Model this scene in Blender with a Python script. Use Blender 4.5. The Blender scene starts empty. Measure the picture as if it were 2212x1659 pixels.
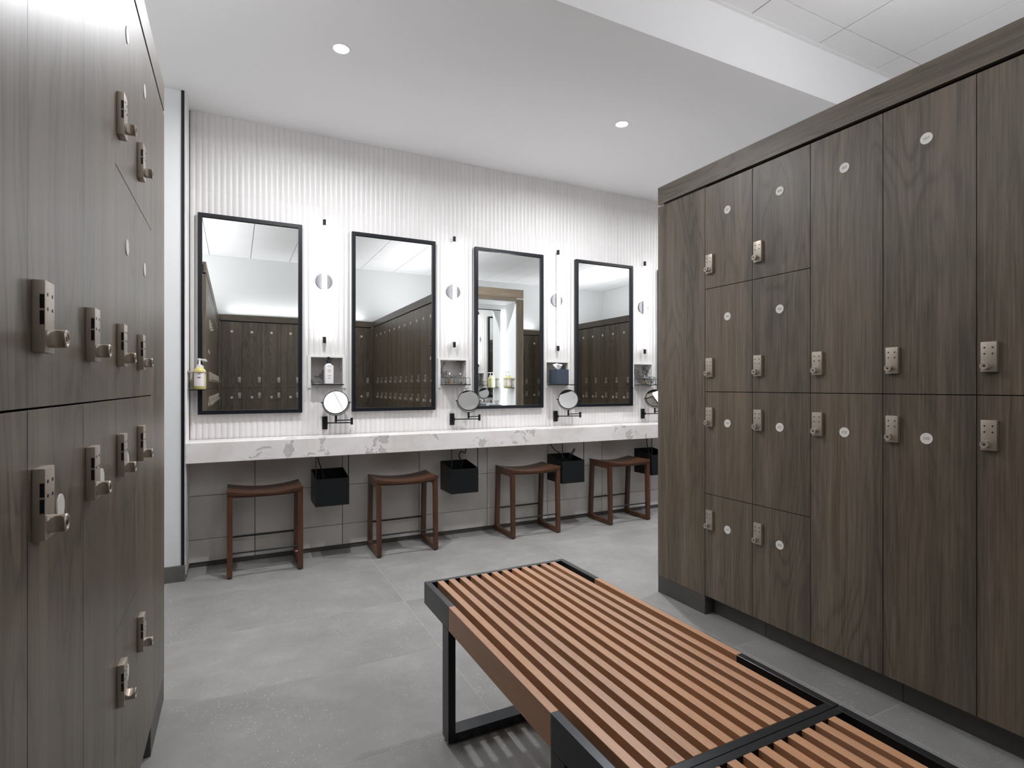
import bpy, bmesh, math, random
from math import pi, sin, cos, radians
from mathutils import Vector, Matrix, Euler
random.seed(7)
C = bpy.context.scene.collection
SC = bpy.context.scene
# ------------------------------------------------------------------ camera
TH = radians(26.8)
cam = bpy.data.cameras.new('camera'); co = bpy.data.objects.new('camera', cam); C.objects.link(co)
co.location = (0, 0, 1.207); co.rotation_euler = (pi/2, 0, -TH)
cam.sensor_width = 36; cam.lens = 1183/2212*36; cam.shift_y = 4.0/2212; cam.clip_start = 0.02
SC.camera = co
# ------------------------------------------------------------------ world, exposure, large lights
w = bpy.data.worlds.new('world'); SC.world = w; w.use_nodes = True
w.node_tree.nodes['Background'].inputs[0].default_value = (0.8, 0.85, 0.9, 1)
w.node_tree.nodes['Background'].inputs[1].default_value = 0.05
vs = SC.view_settings
vs.view_transform = 'Standard'; vs.look = 'None'; vs.gamma = 1; vs.use_curve_mapping = False
vs.exposure = 0.62
SC.cycles.max_bounces = 10; SC.cycles.diffuse_bounces = 5; SC.cycles.glossy_bounces = 6
SC.cycles.sample_clamp_indirect = 4
CYC = 1.0
P_BAR, P_DOWN, P_COVE, P_AISLE_FILL = 8.0, 3.35, 6.0, 4.5      # bar emission, downlight watts, cove watts per metre, watts of the added aisle fill
COOL = (0.96, 0.97, 1.0)
def area(name, loc, rot, sx, sy, power, color=COOL, spread=pi, disk=False, parent=None):
    l = bpy.data.lights.new(name, 'AREA'); l.shape = 'DISK' if disk else 'RECTANGLE'
    l.size = sx
    if not disk: l.size_y = sy
    l.energy = power; l.color = color; l.spread = spread
    o = bpy.data.objects.new(name, l); C.objects.link(o)
    o.location = loc; o.rotation_euler = rot
    if parent: o.parent = parent
    return o
# LED cove lamps lying on the tops of the locker banks, shining up at the ceiling
COVES = [(2.72, -0.05, 0.6, 3.0, .95), (-0.80, 0.40, 0.8, 3.8, 1.35), (1.0, -1.77, 2.2, 0.12, .24), (4.5, -1.77, 2.4, 0.12, .24), (6.3, 0.3, 0.9, 3.6, 1.0)]      # x, y, size x, size y, share
# ------------------------------------------------------------------ materials
def new_mat(name):
    m = bpy.data.materials.new(name); m.use_nodes = True
    nt = m.node_tree; b = nt.nodes['Principled BSDF']
    return m, nt, b
def N(nt, t, **kw):
    n = nt.nodes.new(t)
    for k, v in kw.items(): setattr(n, k, v)
    return n
def coords(nt, scale, use='pos', offset_random=0):
    if use == 'pos': src = N(nt, 'ShaderNodeNewGeometry').outputs['Position']
    else: src = N(nt, 'ShaderNodeTexCoord').outputs['Object']
    mp = N(nt, 'ShaderNodeMapping'); mp.inputs['Scale'].default_value = scale
    if offset_random:
        oi = N(nt, 'ShaderNodeObjectInfo'); mul = N(nt, 'ShaderNodeMath', operation='MULTIPLY'); mul.inputs[1].default_value = offset_random
        nt.links.new(oi.outputs['Random'], mul.inputs[0])
        add = N(nt, 'ShaderNodeVectorMath', operation='ADD'); nt.links.new(src, add.inputs[0]); nt.links.new(mul.outputs[0], add.inputs[1])
        src = add.outputs[0]
    nt.links.new(src, mp.inputs[0])
    return mp.outputs[0]
def noise(nt, vec, scale=1, detail=3, rough=.5, dist=0):
    n = N(nt, 'ShaderNodeTexNoise'); nt.links.new(vec, n.inputs['Vector'])
    n.inputs['Scale'].default_value = scale; n.inputs['Detail'].default_value = detail
    n.inputs['Roughness'].default_value = rough; n.inputs['Distortion'].default_value = dist
    return n.outputs['Fac']
def ramp(nt, fac, stops, interp='LINEAR'):
    r = N(nt, 'ShaderNodeValToRGB'); cr = r.color_ramp; cr.interpolation = interp
    while len(cr.elements) > 1: cr.elements.remove(cr.elements[-1])
    cr.elements[0].position = stops[0][0]; cr.elements[0].color = col4(stops[0][1])
    for p, c in stops[1:]:
        e = cr.elements.new(p); e.color = col4(c)
    nt.links.new(fac, r.inputs[0]); return r.outputs['Color']
def col4(c):
    if isinstance(c, (int, float)): return (c, c, c, 1)
    return (c[0], c[1], c[2], 1)
def mix(nt, fac, a, b, blend='MIX'):
    m = N(nt, 'ShaderNodeMix', data_type='RGBA', blend_type=blend)
    for sock, v in ((m.inputs[0], fac), (m.inputs[6], a), (m.inputs[7], b)):
        if hasattr(v, 'is_linked') or hasattr(v, 'links'): nt.links.new(v, sock)
        elif sock == m.inputs[0]: sock.default_value = v
        else: sock.default_value = col4(v)
    return m.outputs[2]
def math_(nt, op, a, b=None, c=None):
    m = N(nt, 'ShaderNodeMath', operation=op)
    for i, v in enumerate((a, b, c)):
        if v is None: continue
        if hasattr(v, 'links'): nt.links.new(v, m.inputs[i])
        else: m.inputs[i].default_value = v
    return m.outputs[0]
def bump(nt, b, h, strength=.1, dist=.002):
    n = N(nt, 'ShaderNodeBump'); n.inputs['Strength'].default_value = strength; n.inputs['Distance'].default_value = dist
    nt.links.new(h, n.inputs['Height']); nt.links.new(n.outputs[0], b.inputs['Normal'])
def plain(name, col, rough=.5, metal=0, spec=.5, emit=0):
    m, nt, b = new_mat(name)
    b.inputs['Base Color'].default_value = col4(col); b.inputs['Roughness'].default_value = rough
    b.inputs['Metallic'].default_value = metal; b.inputs['Specular IOR Level'].default_value = spec
    if emit:
        b.inputs['Emission Color'].default_value = col4(emit[0]); b.inputs['Emission Strength'].default_value = emit[1]
    else:
        v = coords(nt, (1, 1, 1), 'obj'); f = noise(nt, v, 60, 2)
        r = math_(nt, 'MULTIPLY_ADD', f, .04, rough-.02); nt.links.new(r, b.inputs['Roughness'])
    return m
def wood_mat(name, dark, mid, light, grain='z', rough=.42, fine=55, spec=.5, figure=1.0):
    """laminate or timber: soft bands, cathedral contour figure and fine pores, stretched along the grain"""
    m, nt, b = new_mat(name)
    ax = {'z': (1, 1, .03), 'y': (1, .03, 1), 'x': (.03, 1, 1)}[grain]
    s = lambda k: tuple(a*k for a in ax)
    f1 = noise(nt, coords(nt, s(fine*2.6)), 1, 4, .6)
    f2 = noise(nt, coords(nt, s(13.0)), 1, 3, .5)
    big = {'z': (4.2, 4.2, .75), 'y': (4.2, .75, 4.2), 'x': (.75, 4.2, 4.2)}[grain]
    f3 = noise(nt, coords(nt, big), 1, 2.5, .45, .2)
    rings = math_(nt, 'SINE', math_(nt, 'MULTIPLY', f3, 105.0))
    rings = math_(nt, 'POWER', math_(nt, 'MULTIPLY_ADD', rings, .5, .5), 4.0)
    gate = ramp(nt, noise(nt, coords(nt, (2.1, 2.1, .6)), 1, 2, .5), [(.40, .15), (.62, 1.0)])
    t = math_(nt, 'ADD', math_(nt, 'MULTIPLY', f1, .50), math_(nt, 'MULTIPLY', f2, .50))
    t = math_(nt, 'SUBTRACT', t, math_(nt, 'MULTIPLY', math_(nt, 'MULTIPLY', rings, gate), .12*figure))
    c = ramp(nt, t, [(.36, dark), (.50, mid), (.66, light)])
    # slow hue drift between grey and brown
    dr = ramp(nt, noise(nt, coords(nt, s(6.0)), 1, 2, .5), [(.35, 0.0), (.65, 1.0)])
    c = mix(nt, math_(nt, 'MULTIPLY', dr, .14), c, tuple(sum(mid)/3*k for k in (.98, 1.0, .98)))
    nt.links.new(c, b.inputs['Base Color'])
    b.inputs['Specular IOR Level'].default_value = spec
    nt.links.new(math_(nt, 'MULTIPLY_ADD', f1, .10, rough-.05), b.inputs['Roughness'])
    bump(nt, b, f1, .025, .001)
    return m
def stone_floor(name, base, dark, light, rough=.5, rnd=37.0, vary=.10, chips=1.0):
    m, nt, b = new_mat(name)
    v = coords(nt, (1, 1, 1), 'pos', rnd)
    f = noise(nt, v, 2.2, 5, .6)
    c = ramp(nt, f, [(.3, dark), (.5, base), (.72, light)])
    cloud = noise(nt, v, 14, 4, .65)
    c = mix(nt, ramp(nt, cloud, [(.40, .22*chips), (.62, 0.0)]), c, tuple(x*.72 for x in dark))
    if chips:
        patch = ramp(nt, noise(nt, v, 3.2, 3, .55), [(.40, .10), (.60, 1.0)])
        for sc, lim, colr, amt in ((95, .20, tuple(min(1, x*1.75) for x in light), .75), (140, .16, tuple(x*.42 for x in dark), .7), (48, .15, tuple(min(1, x*1.45) for x in light), .55)):
            vo = N(nt, 'ShaderNodeTexVoronoi'); nt.links.new(v, vo.inputs['Vector']); vo.inputs['Scale'].default_value = sc; vo.inputs['Randomness'].default_value = 1
            sep = N(nt, 'ShaderNodeSeparateColor'); nt.links.new(vo.outputs['Color'], sep.inputs[0])
            rad = math_(nt, 'MULTIPLY', sep.outputs[0], lim*2.2)
            dot = math_(nt, 'LESS_THAN', vo.outputs['Distance'], math_(nt, 'SUBTRACT', rad, lim*.9))
            c = mix(nt, math_(nt, 'MULTIPLY', math_(nt, 'MULTIPLY', dot, patch), amt*chips), c, colr)
    oi = N(nt, 'ShaderNodeObjectInfo')
    val = math_(nt, 'MULTIPLY_ADD', oi.outputs['Random'], vary, 1-vary/2)
    c = mix(nt, 1.0, c, val, 'MULTIPLY')
    nt.links.new(c, b.inputs['Base Color'])
    nt.links.new(math_(nt, 'MULTIPLY_ADD', cloud, .2, rough-.1), b.inputs['Roughness'])
    bump(nt, b, cloud, .05, .001)
    return m
# where the grey figures sit along the slab: x, half width, strength
BLOTCH = [(0.342, 0.05, 0.07), (0.46, 0.12, 0.11), (0.945, 0.09, 0.09), (1.762, 0.06, 0.06), (2.113, 0.10, 0.12), (2.256, 0.05, 0.08), (3.16, 0.11, 0.09)]
def marble_mat(name, strong=1.0, seed=0.0, blotch=(), lift=0.0):
    m, nt, b = new_mat(name)
    v = coords(nt, (1, 1, 1))
    off = N(nt, 'ShaderNodeVectorMath', operation='ADD'); nt.links.new(v, off.inputs[0]); off.inputs[1].default_value = (seed, seed*.7, seed*1.3)
    v = off.outputs[0]
    f = noise(nt, v, 3.0, 6, .62, .4)
    base = ramp(nt, f, [(.30, (.72, .68, .655)), (.5, (.83, .80, .785)), (.7, (.87, .85, .835))])
    warm = ramp(nt, noise(nt, v, 4.5, 4, .6, .3), [(.5, 0.0), (.66, 1.0)])
    base = mix(nt, math_(nt, 'MULTIPLY', warm, .35), base, (.74, .635, .59))
    # grey patches with darker rims
    p = math_(nt, 'SUBTRACT', noise(nt, v, 7.5, 6, .62, .6), .045 if blotch else -lift)
    sep = N(nt, 'ShaderNodeSeparateXYZ'); nt.links.new(v, sep.inputs[0])
    for bx_, bw_, ba_ in blotch:
        e = math_(nt, 'DIVIDE', math_(nt, 'SUBTRACT', sep.outputs[0], bx_), bw_)
        e = math_(nt, 'MULTIPLY', math_(nt, 'EXPONENT', math_(nt, 'MULTIPLY', math_(nt, 'MULTIPLY', e, e), -1.0)), ba_)
        p = math_(nt, 'ADD', p, e)
    area_ = ramp(nt, p, [(.600, 0.0), (.612, 1.0)]); rim = ramp(nt, p, [(.588, 0.0), (.604, 1.0), (.622, 0.0)])
    base = mix(nt, math_(nt, 'MULTIPLY', area_, .60*strong), base, (.42, .40, .395))
    base = mix(nt, math_(nt, 'MULTIPLY', rim, .50*strong), base, (.22, .205, .20))
    q = noise(nt, v, 2.2, 6, .6, 1.2)
    vein = ramp(nt, q, [(.492, 0.0), (.5, 1.0), (.508, 0.0)])
    gate = ramp(nt, noise(nt, v, 3.3, 2, .5), [(.52, 0.0), (.62, 1.0)])
    base = mix(nt, math_(nt, 'MULTIPLY', math_(nt, 'MULTIPLY', vein, gate), .5), base, (.33, .30, .29))
    nt.links.new(base, b.inputs['Base Color']); b.inputs['Roughness'].default_value = .22
    return m
M = {}
M['wood'] = wood_mat('locker_laminate', (.060, .046, .031), (.116, .089, .062), (.186, .140, .095), 'z', .40)
M['wood_h'] = wood_mat('locker_laminate_fascia', (.062, .048, .034), (.114, .088, .062), (.172, .131, .091), 'y', .42)
M['wood_hx'] = wood_mat('locker_laminate_fascia_cross', (.062, .048, .034), (.114, .088, .062), (.172, .131, .091), 'x', .42)
M['walnut'] = wood_mat('stool_walnut', (.035, .012, .005), (.080, .029, .012), (.130, .050, .022), 'z', .36, 90, .5, .5)
M['walnut_x'] = wood_mat('stool_walnut_seat', (.030, .011, .005), (.075, .028, .012), (.125, .050, .023), 'x', .30, 90, .5, .5)
M['slat'] = wood_mat('bench_slat', (.40, .190, .088), (.47, .232, .112), (.53, .275, .142), 'y', .40, 60, .5, .15)
M['inside'] = plain('locker_core', (.012, .010, .009), .7)
M['floor'] = stone_floor('floor_stone', (.275, .270, .260), (.230, .226, .217), (.33, .324, .312), .5)
M['plinth'] = stone_floor('plinth_stone', (.075, .071, .064), (.055, .052, .047), (.098, .094, .086), .5)
M['skirt'] = stone_floor('skirting_stone', (.135, .127, .115), (.10, .095, .086), (.17, .162, .15), .5, 37.0, .1, 1.6)
M['grout'] = plain('floor_grout', (.40, .385, .35), .9)
M['walltile'] = stone_floor('splash_tile', (.60, .565, .535), (.51, .48, .45), (.68, .645, .62), .45, 23.0, .08, 0)
M['walltile_grout'] = plain('wall_grout', (.025, .024, .022), .9)
M['paint'] = plain('white_paint', (.78, .79, .79), .75)
M['ceil'] = plain('ceiling_paint', (.90, .895, .90), .8)
M['act'] = plain('ceiling_tile_white', (.89, .885, .89), .9)
M['grid'] = plain('ceiling_grid_grey', (.20, .195, .19), .6)
M['black'] = plain('black_metal', (.005, .007, .008), .42, 0, .35)
M['blackpaint'] = plain('black_frame', (.007, .009, .013), .35, 0, .4)
M['bench_steel'] = plain('bench_steel', (.035, .038, .042), .30, .75, .5)
M['nickel'] = plain('satin_nickel', (.42, .365, .305), .40, .6)
M['lockdark'] = plain('lock_pad', (.004, .005, .009), .3)
M['chrome'] = plain('chrome', (.75, .75, .75), .12, 1)
M['steel'] = plain('brushed_steel', (.16, .16, .17), .5, .3)
M['disc'] = plain('number_disc', (.72, .69, .64), .5)
M['ink'] = plain('grey_ink', (.22, .205, .19), .7)
M['white'] = plain('white_plastic', (.82, .80, .80), .35)
M['navy'] = plain('slate_blue_box', (.045, .060, .085), .45)
M['tissue'] = plain('tissue', (.9, .88, .9), .9)
M['cotton'] = plain('cotton', (.85, .82, .82), .95)
M['orange'] = plain('orange_sticks', (.75, .42, .08), .7)
M['soap'] = plain('yellow_soap', (.68, .58, .20), .2)
M['soap2'] = plain('pale_soap', (.70, .72, .55), .2)
M['label'] = plain('bottle_label', (.78, .74, .76), .5)
M['rubber'] = plain('cord_rubber', (.008, .008, .009), .45)
M['marble'] = marble_mat('marble_counter', 1.0, 0.0, BLOTCH)
M['marble2'] = marble_mat('marble_niche', 1.9, 1.1, (), .06)
m, nt, b = new_mat('mirror_glass'); b.inputs['Base Color'].default_value = (.89, .91, .90, 1); b.inputs['Metallic'].default_value = 1; b.inputs['Roughness'].default_value = 0.0; M['mirror'] = m
m, nt, b = new_mat('clear_glass'); b.inputs['Transmission Weight'].default_value = 1; b.inputs['Roughness'].default_value = .02; b.inputs['IOR'].default_value = 1.2; b.inputs['Base Color'].default_value = (.96, .98, .97, 1); M['glass'] = m
M['glow'] = plain('led_diffuser', (.9, .9, .9), .4, emit=((.97, .97, 1.0), P_BAR))
M['glow_dl'] = plain('downlight_lens', (.9, .9, .9), .4, emit=((1.0, .98, .96), 8.0))
M['glow_cove'] = plain('cove_strip', (.9, .9, .9), .4, emit=((.97, .97, 1.0), 2.0))
def tile_mat():
    m, nt, b = new_mat('fluted_tile')
    v = coords(nt, (9, 9, 1.5), 'pos', 11.0)
    c = ramp(nt, noise(nt, v, 1.6, 4, .6), [(.3, (.745, .722, .704)), (.5, (.77, .749, .735)), (.72, (.79, .773, .76))])
    oi = N(nt, 'ShaderNodeObjectInfo'); val = math_(nt, 'MULTIPLY_ADD', oi.outputs['Random'], .035, .98)
    c = mix(nt, 1.0, c, val, 'MULTIPLY'); nt.links.new(c, b.inputs['Base Color'])
    b.inputs['Roughness'].default_value = .38
    return m
M['flute'] = tile_mat()
# ------------------------------------------------------------------ helpers
class MB:
    """collects shapes into one mesh"""
    def __init__(s): s.v = []; s.f = []; s.mi = []; s.sm = []
    def add(s, vs_, fs, mi=0, smooth=False, mat=None):
        n = len(s.v)
        for p in vs_:
            p = Vector(p)
            if mat is not None: p = mat @ p
            s.v.append(tuple(p))
        for f in fs: s.f.append(tuple(i+n for i in f)); s.mi.append(mi); s.sm.append(smooth)
        return s
    def box(s, a, b, mi=0, bev=0, mat=None):
        x0, y0, z0 = (min(a[i], b[i]) for i in range(3)); x1, y1, z1 = (max(a[i], b[i]) for i in range(3))
        if not bev:
            vs_ = [(x0,y0,z0),(x1,y0,z0),(x1,y1,z0),(x0,y1,z0),(x0,y0,z1),(x1,y0,z1),(x1,y1,z1),(x0,y1,z1)]
            return s.add(vs_, [(0,3,2,1),(4,5,6,7),(0,1,5,4),(1,2,6,5),(2,3,7,6),(3,0,4,7)], mi, False, mat)
        bm = bmesh.new(); bmesh.ops.create_cube(bm, size=1)
        for v in bm.verts: v.co = Vector(((x0+x1)/2+v.co.x*(x1-x0), (y0+y1)/2+v.co.y*(y1-y0), (z0+z1)/2+v.co.z*(z1-z0)))
        bmesh.ops.bevel(bm, geom=bm.edges[:], offset=bev, segments=2, affect='EDGES', profile=.6)
        bm.verts.index_update()
        s.add([v.co for v in bm.verts], [tuple(v.index for v in f.verts) for f in bm.faces], mi, False, mat); bm.free(); return s
    def lathe(s, prof, n=24, mi=0, mat=None, smooth=True, cap=True):
        """prof: (r, z) bottom to top about z"""
        vs_ = []; fs = []
        for r, z in prof:
            for k in range(n): a = 2*pi*k/n; vs_.append((r*cos(a), r*sin(a), z))
        for i in range(len(prof)-1):
            for k in range(n): k2 = (k+1) % n; fs.append((i*n+k, i*n+k2, (i+1)*n+k2, (i+1)*n+k))
        if cap: fs.append(tuple(range(n-1, -1, -1))); fs.append(tuple((len(prof)-1)*n+k for k in range(n)))
        return s.add(vs_, fs, mi, smooth, mat)
    def cyl(s, p, q, r, n=16, mi=0, smooth=True):
        p = Vector(p); q = Vector(q); d = q-p
        mt = Matrix.Translation(p) @ d.to_track_quat('Z', 'Y').to_matrix().to_4x4()
        return s.lathe([(r, 0), (r, d.length)], n, mi, mt, smooth)
    def tube(s, pts, r, n=8, mi=0, close=False):
        pts = [Vector(p) for p in pts]; m_ = len(pts); vs_ = []; fs = []
        up = Vector((0.123, .31, 1)).normalized()
        for i, p in enumerate(pts):
            if close: t = pts[(i+1) % m_]-pts[i-1]
            else: t = pts[min(i+1, m_-1)]-pts[max(i-1, 0)]
            t.normalize(); u = t.cross(up)
            if u.length < 1e-3: u = t.cross(Vector((1, 0, 0)))
            u.normalize(); w_ = u.cross(t)
            for k in range(n): a = 2*pi*k/n; vs_.append(p+u*(r*cos(a))+w_*(r*sin(a)))
        for i in range(m_ if close else m_-1):
            j = (i+1) % m_
            for k in range(n): k2 = (k+1) % n; fs.append((i*n+k, j*n+k, j*n+k2, i*n+k2))
        if not close: fs.append(tuple(range(n))); fs.append(tuple((m_-1)*n+k for k in range(n-1, -1, -1)))
        return s.add(vs_, fs, mi, True)
    def prism(s, poly, h0, h1, mi=0, mat=None):
        """polygon in xy extruded z h0..h1"""
        n = len(poly); vs_ = [(x, y, h0) for x, y in poly]+[(x, y, h1) for x, y in poly]
        fs = [tuple(range(n-1, -1, -1)), tuple(range(n, 2*n))]+[(i, (i+1) % n, n+(i+1) % n, n+i) for i in range(n)]
        return s.add(vs_, fs, mi, False, mat)
    def mesh(s, name, mats):
        me = bpy.data.meshes.new(name); me.from_pydata(s.v, [], s.f)
        for m_ in mats: me.materials.append(m_)
        me.polygons.foreach_set('material_index', s.mi); me.polygons.foreach_set('use_smooth', s.sm)
        bm = bmesh.new(); bm.from_mesh(me); bmesh.ops.recalc_face_normals(bm, faces=bm.faces); bm.to_mesh(me); bm.free()
        if any(s.sm):
            try: me.set_sharp_from_angle(angle=radians(40))
            except Exception: pass
        me.update(); return me
    def build(s, name, mats, parent=None, loc=(0, 0, 0), rot=(0, 0, 0)):
        return link(name, s.mesh(name, [mats] if not isinstance(mats, (list, tuple)) else mats), parent, loc, rot)
def link(name, me, parent=None, loc=(0, 0, 0), rot=(0, 0, 0)):
    o = bpy.data.objects.new(name, me); C.objects.link(o); o.location = loc; o.rotation_euler = rot
    if parent is not None: o.parent = parent
    return o
def tag(o, label=None, cat=None, group=None, kind=None):
    if label: o['label'] = label
    if cat: o['category'] = cat
    if group: o['group'] = group
    if kind: o['kind'] = kind
    return o
def empty(name, loc=(0, 0, 0), rz=0, **kw):
    o = bpy.data.objects.new(name, None); C.objects.link(o); o.location = loc; o.rotation_euler = (0, 0, rz)
    return tag(o, **kw)
def struct(name, loc=(0, 0, 0)): return empty(name, loc, kind='structure')
def children(o): return list(o.children)
def copy_tree(o, parent=None):
    c = o.copy(); C.objects.link(c); c.parent = parent
    for ch in children(o): copy_tree(ch, c)
    return c
def panel(name, mats, a, b, parent=None, bev=.0015):
    """a box whose origin is its own centre"""
    c = [(a[i]+b[i])/2 for i in range(3)]
    return MB().box([a[i]-c[i] for i in range(3)], [b[i]-c[i] for i in range(3)], bev=bev).build(name, mats, parent, c)
# ------------------------------------------------------------------ key dimensions
D = 4.200            # backing plane of the vanity wall
XL, XR = -0.245, 2.212
YB = -1.66           # front of the back locker row
ZC, ZA = 3.033, 3.35
XW0, XW1, YW0 = -1.6, 7.5, -1.88
PITCH = .2965; Y0 = 2.120
# ------------------------------------------------------------------ floor
fl = struct('floor')
MB().box((XW0-.1, YW0-.1, -.06), (XW1+.1, D+.15, -.0007)).build('grout_bed', M['grout'], fl)
xs = [.847+1.218*k for k in range(-3, 7)]; ys = [3.62-.607*k for k in range(-2, 11)][::-1]
tm = {}
for i in range(len(xs)-1):
    for j in range(len(ys)-1):
        x0, x1, y0, y1 = xs[i], xs[i+1], ys[j], ys[j+1]
        x0 = max(x0, XW0); x1 = min(x1, XW1); y0 = max(y0, YW0); y1 = min(y1, D)
        if x1-x0 < .02 or y1-y0 < .02: continue
        g = .0016; key = (round(x1-x0, 3), round(y1-y0, 3))
        if key not in tm:
            hx, hy = key[0]/2-g, key[1]/2-g
            tm[key] = MB().box((-hx, -hy, -.012), (hx, hy, 0), bev=.0008).mesh('tile', [M['floor']])
        link('tile', tm[key], fl, ((x0+x1)/2, (y0+y1)/2, 0))
# ------------------------------------------------------------------ ceiling
ce = struct('ceiling')
MB().box((XW0, 2.22, ZC), (XW1, D+.02, ZC+.03)).build('plaster_soffit', M['ceil'], ce)
MB().box((XW0, 2.22, ZC+.03), (XW1, 2.26, ZA+.03)).box((XW0, 2.195, ZA-.004), (XW1, 2.22, ZA+.03)).build('bulkhead', M['ceil'], ce)
MB().box((XW0-.1, YW0-.1, ZA+.012), (XW1+.1, 2.26, ZA+.05)).build('grid_runner', M['grid'], ce)
gx = [.222+.608*k for k in range(-4, 14)]; gy = [2.033-.608*k for k in range(-1, 8)][::-1]
gx = [2.655+.6065*k for k in range(-8, 9)]
am = {}
for i in range(len(gx)-1):
    for j in range(len(gy)-1):
        x0, x1, y0, y1 = max(gx[i], XW0), min(gx[i+1], XW1), max(gy[j], YW0), min(gy[j+1], 2.20)
        if x1-x0 < .02 or y1-y0 < .02: continue
        key = (round(x1-x0, 3), round(y1-y0, 3))
        if key not in am:
            hx, hy = key[0]/2-.0045, key[1]/2-.003
            am[key] = MB().box((-hx, -hy, 0), (hx, hy, .018), bev=.001).mesh('ceiling_tile', [M['act']])
        link('ceiling_tile', am[key], ce, ((x0+x1)/2, (y0+y1)/2, ZA))
# downlights
dl = None
def downlight(loc, label):
    r = empty('downlight', loc, label=label, cat='light', group='recessed downlights in the soffit')
    MB().lathe([(.040, -.001), (.047, -.003), (.050, -.0005), (.040, .0)], 32, cap=False).build('trim_ring', M['white'], r)
    MB().lathe([(.040, -.0015), (.040, -.0005)], 32).build('lens', M['glow_dl'], r)
    return r
for x, t in ((.512, 'small round recessed ceiling downlight at upper left above the first stool'), (2.408, 'small round recessed ceiling downlight nearer the right locker bank')):
    r = downlight((x, 3.066, ZC), t)
    area('lamp', (0, 0, -.006), (0, 0, 0), .045, 0, P_DOWN*6, COOL, radians(170), True, r)
for x in (-1.384, 4.304, 6.2):
    r = downlight((x, 3.066, ZC), {-1.384: 'recessed downlight over the side passage hidden behind the left lockers', 4.304: 'recessed downlight hidden just behind the right lockers', 6.2: 'recessed downlight at the far right hidden behind the lockers'}[x])
    area('lamp', (0, 0, -.006), (0, 0, 0), .045, 0, P_DOWN*(2 if x < 0 else 6), COOL, radians(170), True, r)
for x, y in ((1.15, .30),):  # unseen fill lamp, added to brighten the bench and the vanity wall
    r = downlight((x, y, ZA), 'added fill light in the tiled ceiling above the bench, overhead and out of view')
    area('lamp', (0, 0, -.006), (0, 0, 0), .10, 0, P_AISLE_FILL, COOL, radians(150), True, r)
# ------------------------------------------------------------------ walls
NX = [.5985, 1.5825, 2.570, 3.546]                   # niche centres
NZ0, NZ1, NH = 1.212, 1.415, .111
wb = struct('wall_back')
mbw = MB().box((XW0, D, 0), (XW1, D+.2, NZ0-.004)).box((XW0, D, NZ1+.004), (XW1, D+.2, ZC+.03))
edges = [XW0]+[e for c in NX for e in (c-NH-.004, c+NH+.004)]+[XW1]
for i in range(0, len(edges), 2): mbw.box((edges[i], D, NZ0-.004), (edges[i+1], D+.2, NZ1+.004))
mbw.box((XW0, D+.15, NZ0-.01), (XW1, D+.2, NZ1+.01))
mbw.build('masonry', M['walltile_grout'], wb)
def subtract(rects, hole):
    out = []
    hx0, hx1, hz0, hz1 = hole
    for x0, x1, z0, z1 in rects:
        if x1 <= hx0 or x0 >= hx1 or z1 <= hz0 or z0 >= hz1: out.append((x0, x1, z0, z1)); continue
        if z0 < hz0: out.append((x0, x1, z0, hz0))
        if z1 > hz1: out.append((x0, x1, hz1, z1))
        a, b_ = max(z0, hz0), min(z1, hz1)
        if x0 < hx0: out.append((x0, hx0, a, b_))
        if x1 > hx1: out.append((hx1, x1, a, b_))
    return out
FP, XF = .037, -.015
def flute_mesh(x0, x1, z0, z1):
    """front towards -y, local x from 0, z from 0; profile phase follows world x"""
    g = .0002; xs_ = [x0+g]
    st = FP/8; k = math.ceil((x0+g-XF)/st+1e-6)
    while XF+k*st < x1-g-1e-5: xs_.append(XF+k*st); k += 1
    xs_.append(x1-g); n = len(xs_)
    dep = lambda x: -.003-.0052*abs(sin(pi*(x-XF)/FP))**.8
    h = z1-z0; vs_ = []
    for x in xs_:
        d_ = dep(x)
        vs_ += [(x-x0, 0, g), (x-x0, d_, g), (x-x0, d_, h-g), (x-x0, 0, h-g)]
    fs = []; sm = []
    mb = MB()
    for i in range(n-1):
        a = i*4; b_ = a+4
        fs.append((a+1, b_+1, b_+2, a+2))
    mb.add(vs_, fs, 0, True)
    caps = [(0, 1, 2, 3), ((n-1)*4+3, (n-1)*4+2, (n-1)*4+1, (n-1)*4)]
    for i in range(n-1):
        a = i*4; b_ = a+4; caps += [(a, b_, b_+1, a+1), (a+3, a+2, b_+2, b_+3)]
    mb.add(vs_, caps, 0, False)
    return mb.mesh('tile', [M['flute']])
zr = [.850, 1.015, 1.315, 1.615, 1.915, 2.215, 2.515, 2.815, ZC]
fm = {}
k = 0; xcols = []
x = XF-2*.148
while x < 4.4: xcols.append((max(x, -.268), x+.148)); x += .148
for ci, (x0, x1) in enumerate(xcols):
    for ri in range(len(zr)-1):
        rects = [(x0, x1, zr[ri], zr[ri+1])]
        for c in NX: rects = subtract(rects, (c-.120, c+.120, 1.198, 1.427))
        for (a, b_, z0, z1) in rects:
            if b_-a < .006 or z1-z0 < .006: continue
            ph = round(((a-XF) % FP), 4); key = (ph, round(b_-a, 4), round(z1-z0, 4))
            if key not in fm: fm[key] = flute_mesh(a, b_, z0, z1)
            link('tile', fm[key], wb, (a, D, z0))
# tiles under the counter (large flat grey)
tx = [.121+.5875*k for k in range(-1, 8)]
for i in range(len(tx)-1):
    for z0, z1 in ((.032, .183), (.183, .474), (.474, .722)):
        x0, x1 = max(tx[i], -.275), tx[i+1]
        MB().box((-(x1-x0)/2+.002, -.009, -(z1-z0)/2+.0016), ((x1-x0)/2-.002, 0, (z1-z0)/2-.0016), bev=.0006).build('tile', M['walltile'], wb, ((x0+x1)/2, D, (z0+z1)/2))
# plain plaster past the tiled stretch
MB().box((4.5, D-.008, 0), (XW1, D, ZC)).build('plaster', M['paint'], wb)
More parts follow.
